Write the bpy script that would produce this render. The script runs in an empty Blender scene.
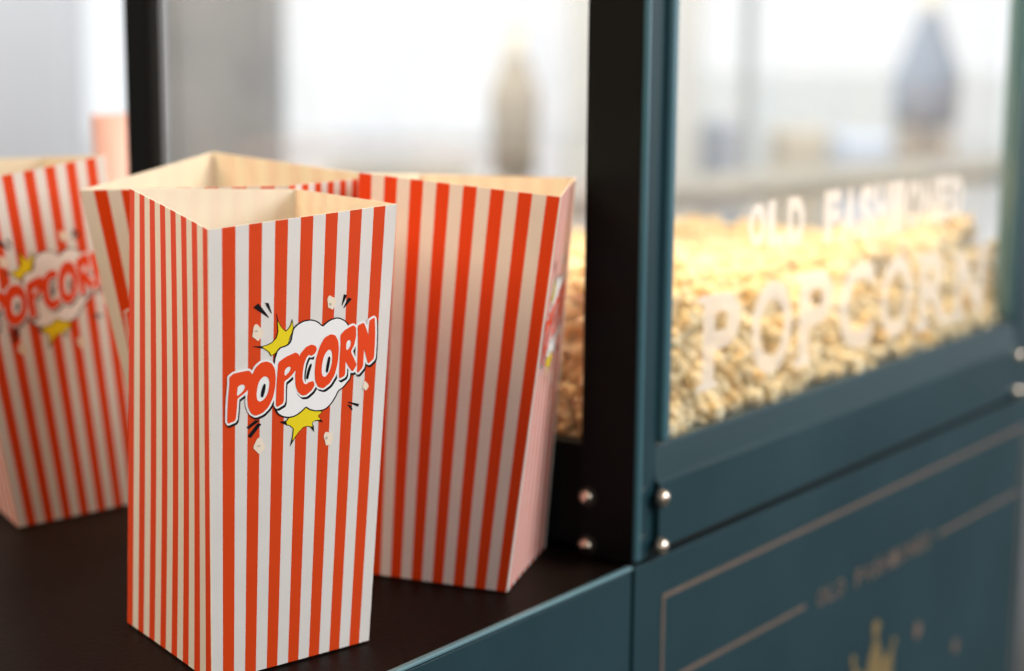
import bpy, bmesh, math, random, json
import numpy as np
from mathutils import Vector, Matrix
from mathutils.geometry import tessellate_polygon
random.seed(4); rng = np.random.default_rng(4)
sc = bpy.context.scene
COL = sc.collection
R = math.radians

# ------------------------------------------------------------------ helpers
def link(o, parent=None):
    COL.objects.link(o)
    if parent is not None: o.parent = parent
    return o
def tag(o, label=None, cat=None, group=None, kind=None):
    if label: o['label'] = label
    if cat: o['category'] = cat
    if group: o['group'] = group
    if kind: o['kind'] = kind
    return o
def thing(name, label, cat, loc=(0, 0, 0), rz=0, group=None):
    o = bpy.data.objects.new(name, None); o.empty_display_size = .05
    o.location = loc; o.rotation_euler = (0, 0, rz)
    link(o); return tag(o, label, cat, group)
def mesh_obj(name, bm, mat, parent=None, smooth=False):
    me = bpy.data.meshes.new(name); bm.normal_update(); bm.to_mesh(me); bm.free()
    for m in (mat if isinstance(mat, (list, tuple)) else [mat]): me.materials.append(m)
    if smooth:
        for p in me.polygons: p.use_smooth = True
    return link(bpy.data.objects.new(name, me), parent)
def add_box(bm, x0, x1, y0, y1, z0, z1, bev=0, seg=2, mi=0):
    r = bmesh.ops.create_cube(bm, size=1)
    vs = r['verts']
    for v in vs:
        v.co = Vector((x0 + (v.co.x + .5) * (x1 - x0), y0 + (v.co.y + .5) * (y1 - y0), z0 + (v.co.z + .5) * (z1 - z0)))
    fs = list({f for v in vs for f in v.link_faces})
    if bev:
        es = list({e for v in vs for e in v.link_edges})
        g = bmesh.ops.bevel(bm, geom=es, offset=bev, segments=seg, profile=.5, affect='EDGES')
        fs = g['faces']
    for f in fs: f.material_index = mi
def boxes(name, lst, mat, parent=None, bev=0, seg=2):
    bm = bmesh.new()
    for b in lst: add_box(bm, *b, bev=bev, seg=seg)
    return mesh_obj(name, bm, mat, parent)
def prism(bm, pts, axis, a, b):
    """extrude polygon pts (2D) along axis from a to b"""
    def mk(p, t):
        if axis == 'x': return (t, p[0], p[1])
        if axis == 'y': return (p[0], t, p[1])
        return (p[0], p[1], t)
    v0 = [bm.verts.new(mk(p, a)) for p in pts]; v1 = [bm.verts.new(mk(p, b)) for p in pts]
    n = len(pts)
    bm.faces.new(v0); bm.faces.new(v1[::-1])
    for i in range(n): bm.faces.new((v0[i], v1[i], v1[(i + 1) % n], v0[(i + 1) % n]))
    bmesh.ops.recalc_face_normals(bm, faces=bm.faces)
def lathe(bm, prof, n=24, cx=0, cy=0):
    rings = []
    for r_, z in prof:
        rings.append([bm.verts.new((cx + r_ * math.cos(2 * math.pi * k / n), cy + r_ * math.sin(2 * math.pi * k / n), z)) for k in range(n)])
    for a, b in zip(rings, rings[1:]):
        for k in range(n): bm.faces.new((a[k], a[(k + 1) % n], b[(k + 1) % n], b[k]))
    bm.faces.new(rings[0][::-1]); bm.faces.new(rings[-1])

# ------------------------------------------------------------------ materials
def mat(name):
    m = bpy.data.materials.new(name); m.use_nodes = True
    nt = m.node_tree; nt.nodes.clear()
    out = nt.nodes.new('ShaderNodeOutputMaterial')
    return m, nt, out
def pbr(name, color, rough=.5, metal=0, noise=0, nscale=30, bump=0, bscale=200, coat=0, spec=.5, rvar=0, coat_rough=.1):
    m, nt, out = mat(name)
    b = nt.nodes.new('ShaderNodeBsdfPrincipled'); nt.links.new(b.outputs[0], out.inputs[0])
    b.inputs['Base Color'].default_value = (*color, 1); b.inputs['Roughness'].default_value = rough
    b.inputs['Metallic'].default_value = metal; b.inputs['Specular IOR Level'].default_value = spec
    b.inputs['Coat Weight'].default_value = coat; b.inputs['Coat Roughness'].default_value = coat_rough
    tc = nt.nodes.new('ShaderNodeTexCoord')
    if noise or rvar:
        n = nt.nodes.new('ShaderNodeTexNoise'); n.inputs['Scale'].default_value = nscale; n.inputs['Detail'].default_value = 5
        nt.links.new(tc.outputs['Object'], n.inputs['Vector'])
        if noise:
            mp = nt.nodes.new('ShaderNodeMapRange'); mp.inputs['From Min'].default_value = .3; mp.inputs['From Max'].default_value = .7
            mp.inputs['To Min'].default_value = 1 - noise; mp.inputs['To Max'].default_value = 1 + noise
            nt.links.new(n.outputs['Fac'], mp.inputs['Value'])
            mx = nt.nodes.new('ShaderNodeVectorMath'); mx.operation = 'SCALE'; mx.inputs[0].default_value = color
            nt.links.new(mp.outputs[0], mx.inputs['Scale']); nt.links.new(mx.outputs[0], b.inputs['Base Color'])
        if rvar:
            mr = nt.nodes.new('ShaderNodeMapRange'); mr.inputs['From Min'].default_value = .3; mr.inputs['From Max'].default_value = .7
            mr.inputs['To Min'].default_value = rough - rvar; mr.inputs['To Max'].default_value = rough + rvar
            nt.links.new(n.outputs['Fac'], mr.inputs['Value']); nt.links.new(mr.outputs[0], b.inputs['Roughness'])
    if bump:
        n2 = nt.nodes.new('ShaderNodeTexNoise'); n2.inputs['Scale'].default_value = bscale; n2.inputs['Detail'].default_value = 4
        nt.links.new(tc.outputs['Object'], n2.inputs['Vector'])
        bp = nt.nodes.new('ShaderNodeBump'); bp.inputs['Strength'].default_value = bump; bp.inputs['Distance'].default_value = .001
        nt.links.new(n2.outputs['Fac'], bp.inputs['Height']); nt.links.new(bp.outputs[0], b.inputs['Normal'])
    return m
WHITE_P = (.86, .84, .82); RED_P = (.80, .070, .007)
def stripe_mat(name, first_red):
    m, nt, out = mat(name)
    b = nt.nodes.new('ShaderNodeBsdfPrincipled')
    uv = nt.nodes.new('ShaderNodeUVMap'); uv.uv_map = 'UVMap'
    sp = nt.nodes.new('ShaderNodeSeparateXYZ'); nt.links.new(uv.outputs[0], sp.inputs[0])
    # tiny print wobble
    tc = nt.nodes.new('ShaderNodeTexCoord')
    nz = nt.nodes.new('ShaderNodeTexNoise'); nz.inputs['Scale'].default_value = 900; nt.links.new(tc.outputs['Object'], nz.inputs['Vector'])
    def M(op, a, b_=None):
        n = nt.nodes.new('ShaderNodeMath'); n.operation = op
        for i, v in enumerate((a, b_)):
            if v is None: continue
            if isinstance(v, (int, float)): n.inputs[i].default_value = v
            else: nt.links.new(v, n.inputs[i])
        return n.outputs[0]
    x = M('MULTIPLY', sp.outputs[0], 15.0)
    x = M('ADD', x, M('MULTIPLY', M('SUBTRACT', nz.outputs['Fac'], .5), .03))
    x = M('MINIMUM', M('MAXIMUM', x, .001), 14.999)
    par = M('MODULO', M('FLOOR', x), 2.0)
    if first_red: par = M('SUBTRACT', 1.0, par)
    mx = nt.nodes.new('ShaderNodeMix'); mx.data_type = 'RGBA'
    nt.links.new(par, mx.inputs[0]); mx.inputs[6].default_value = (*WHITE_P, 1); mx.inputs[7].default_value = (*RED_P, 1)
    n2 = nt.nodes.new('ShaderNodeTexNoise'); n2.inputs['Scale'].default_value = 60; n2.inputs['Detail'].default_value = 6
    nt.links.new(tc.outputs['Object'], n2.inputs['Vector'])
    mr = nt.nodes.new('ShaderNodeMapRange'); mr.inputs['To Min'].default_value = .94; mr.inputs['To Max'].default_value = 1.04
    nt.links.new(n2.outputs['Fac'], mr.inputs['Value'])
    edge = M('ABSOLUTE', M('SUBTRACT', sp.outputs[0], .5))
    n3 = nt.nodes.new('ShaderNodeTexNoise'); n3.inputs['Scale'].default_value = 160; n3.inputs['Detail'].default_value = 4; nt.links.new(tc.outputs['Object'], n3.inputs['Vector'])
    wear = M('MULTIPLY', M('GREATER_THAN', edge, M('ADD', .4985, M('MULTIPLY', M('SUBTRACT', .6, n3.outputs['Fac']), .012))), .55)
    mw = nt.nodes.new('ShaderNodeMix'); mw.data_type = 'RGBA'; nt.links.new(wear, mw.inputs[0]); nt.links.new(mx.outputs[2], mw.inputs[6]); mw.inputs[7].default_value = (.80, .62, .52, 1)
    mx = mw
    vm = nt.nodes.new('ShaderNodeVectorMath'); vm.operation = 'SCALE'; nt.links.new(mx.outputs[2], vm.inputs[0]); nt.links.new(mr.outputs[0], vm.inputs['Scale'])
    nt.links.new(vm.outputs[0], b.inputs['Base Color'])
    b.inputs['Roughness'].default_value = .5; b.inputs['Specular IOR Level'].default_value = .25
    bp = nt.nodes.new('ShaderNodeBump'); bp.inputs['Strength'].default_value = .12; bp.inputs['Distance'].default_value = .0006
    nt.links.new(n2.outputs['Fac'], bp.inputs['Height']); nt.links.new(bp.outputs[0], b.inputs['Normal'])
    # card lets a little light through
    tr = nt.nodes.new('ShaderNodeBsdfTranslucent'); nt.links.new(vm.outputs[0], tr.inputs[0])
    ms = nt.nodes.new('ShaderNodeMixShader'); ms.inputs[0].default_value = .22
    nt.links.new(b.outputs[0], ms.inputs[1]); nt.links.new(tr.outputs[0], ms.inputs[2]); nt.links.new(ms.outputs[0], out.inputs[0])
    return m
def emit(name, color, s):
    m, nt, out = mat(name)
    e = nt.nodes.new('ShaderNodeEmission'); e.inputs[0].default_value = (*color, 1); e.inputs[1].default_value = s
    nt.links.new(e.outputs[0], out.inputs[0]); return m
def glass_mat(name, tint=(1, 1, 1), gloss_rough=.02):
    m, nt, out = mat(name)
    t = nt.nodes.new('ShaderNodeBsdfTransparent'); t.inputs[0].default_value = (*tint, 1)
    g = nt.nodes.new('ShaderNodeBsdfGlossy'); g.inputs['Roughness'].default_value = gloss_rough
    fr = nt.nodes.new('ShaderNodeLayerWeight'); fr.inputs[0].default_value = .5
    pw = nt.nodes.new('ShaderNodeMath'); pw.operation = 'POWER'; nt.links.new(fr.outputs['Facing'], pw.inputs[0]); pw.inputs[1].default_value = 5
    mr = nt.nodes.new('ShaderNodeMapRange'); mr.inputs['To Min'].default_value = .035; mr.inputs['To Max'].default_value = .9; nt.links.new(pw.outputs[0], mr.inputs['Value'])
    fr = mr
    df = nt.nodes.new('ShaderNodeBsdfTranslucent'); df.inputs[0].default_value = (.95, .97, 1, 1)
    tc = nt.nodes.new('ShaderNodeTexCoord'); nz = nt.nodes.new('ShaderNodeTexNoise'); nz.inputs['Scale'].default_value = 14; nz.inputs['Detail'].default_value = 8
    nt.links.new(tc.outputs['Object'], nz.inputs['Vector'])
    m2 = nt.nodes.new('ShaderNodeMapRange'); m2.inputs['From Min'].default_value = .35; m2.inputs['From Max'].default_value = .75; m2.inputs['To Min'].default_value = .006; m2.inputs['To Max'].default_value = .05
    nt.links.new(nz.outputs['Fac'], m2.inputs['Value'])
    md = nt.nodes.new('ShaderNodeMixShader'); nt.links.new(m2.outputs[0], md.inputs[0]); nt.links.new(t.outputs[0], md.inputs[1]); nt.links.new(df.outputs[0], md.inputs[2])
    ms = nt.nodes.new('ShaderNodeMixShader')
    nt.links.new(fr.outputs[0], ms.inputs[0]); nt.links.new(md.outputs[0], ms.inputs[1]); nt.links.new(g.outputs[0], ms.inputs[2])
    nt.links.new(ms.outputs[0], out.inputs[0]); return m
def film_mat(name, color, alpha):
    m, nt, out = mat(name)
    t = nt.nodes.new('ShaderNodeBsdfTransparent')
    d = nt.nodes.new('ShaderNodeBsdfPrincipled'); d.inputs['Base Color'].default_value = (*color, 1); d.inputs['Roughness'].default_value = .4
    tr = nt.nodes.new('ShaderNodeBsdfTranslucent'); tr.inputs[0].default_value = (*color, 1)
    m2 = nt.nodes.new('ShaderNodeMixShader'); m2.inputs[0].default_value = .5
    nt.links.new(d.outputs[0], m2.inputs[1]); nt.links.new(tr.outputs[0], m2.inputs[2])
    ms = nt.nodes.new('ShaderNodeMixShader'); ms.inputs[0].default_value = alpha
    nt.links.new(t.outputs[0], ms.inputs[1]); nt.links.new(m2.outputs[0], ms.inputs[2]); nt.links.new(ms.outputs[0], out.inputs[0])
    return m

M_LOGO = stripe_mat('striped_card_white_edges', False)
M_SIDE = stripe_mat('striped_card_red_edges', True)
M_IN = pbr('cream_card_inside', (.90, .85, .70), .6, noise=.05, nscale=25, bump=.1, bscale=400)
_nt = M_IN.node_tree; _b = next(n for n in _nt.nodes if n.type == 'BSDF_PRINCIPLED'); _o = next(n for n in _nt.nodes if n.type == 'OUTPUT_MATERIAL')
_t = _nt.nodes.new('ShaderNodeBsdfTranslucent'); _t.inputs[0].default_value = (.92, .80, .62, 1)
_m = _nt.nodes.new('ShaderNodeMixShader'); _m.inputs[0].default_value = .20
_nt.links.new(_b.outputs[0], _m.inputs[1]); _nt.links.new(_t.outputs[0], _m.inputs[2]); _nt.links.new(_m.outputs[0], _o.inputs[0])
M_EDGE = pbr('cut_card_edge', (.88, .82, .72), .7)
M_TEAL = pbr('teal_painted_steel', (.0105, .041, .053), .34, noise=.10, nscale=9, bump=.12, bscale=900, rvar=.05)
M_BEAD = pbr('teal_bead_painted_highlight', (.055, .150, .185), .3, coat=1.0, coat_rough=.12, bump=.08, bscale=700)  # glossy bead, base colour lightened to paint in bright highlight strips
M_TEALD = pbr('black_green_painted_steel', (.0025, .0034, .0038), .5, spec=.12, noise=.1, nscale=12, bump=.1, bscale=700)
M_TOP = pbr('dark_brown_laminate', (.007, .004, .003), .5, noise=.35, nscale=14, bump=.2, bscale=260, rvar=.06, spec=.07)
M_BOLT = pbr('polished_screw_metal', (.86, .74, .60), .22, metal=1)
M_RUB = pbr('black_gasket', (.01, .01, .01), .6)
M_GOLD = pbr('dull_copper_paint', (.15, .108, .085), .45, noise=.12, nscale=80)
M_GOLD2 = pbr('dull_gold_paint', (.20, .145, .06), .42, noise=.12, nscale=80)
M_GLASS = glass_mat('clear_glass')
M_FILM = film_mat('white_window_lettering', (.96, .95, .95), .68)
M_FLOOR = pbr('pale_paving', (.05, .047, .045), .6, noise=.08, nscale=1.5)
P_BLACK = pbr('print_black', (.006, .005, .007), .55, spec=.12)
P_WHITE = pbr('print_white', (.88, .87, .86), .5, spec=.2)
P_YEL = pbr('print_yellow', (.84, .66, .012), .5, spec=.2)
P_RED = pbr('print_red', (.82, .062, .007), .5, spec=.2)
P_KER = pbr('print_cream', (.88, .74, .58), .5)
P_GRY = pbr('print_grey', (.50, .46, .40), .5)
LOGO_M = {'black': 0, 'white': 1, 'yellow': 2, 'red': 3, 'kernel': 4, 'grey': 5}
LOGO_MATS = [P_BLACK, P_WHITE, P_YEL, P_RED, P_KER, P_GRY]

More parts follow.
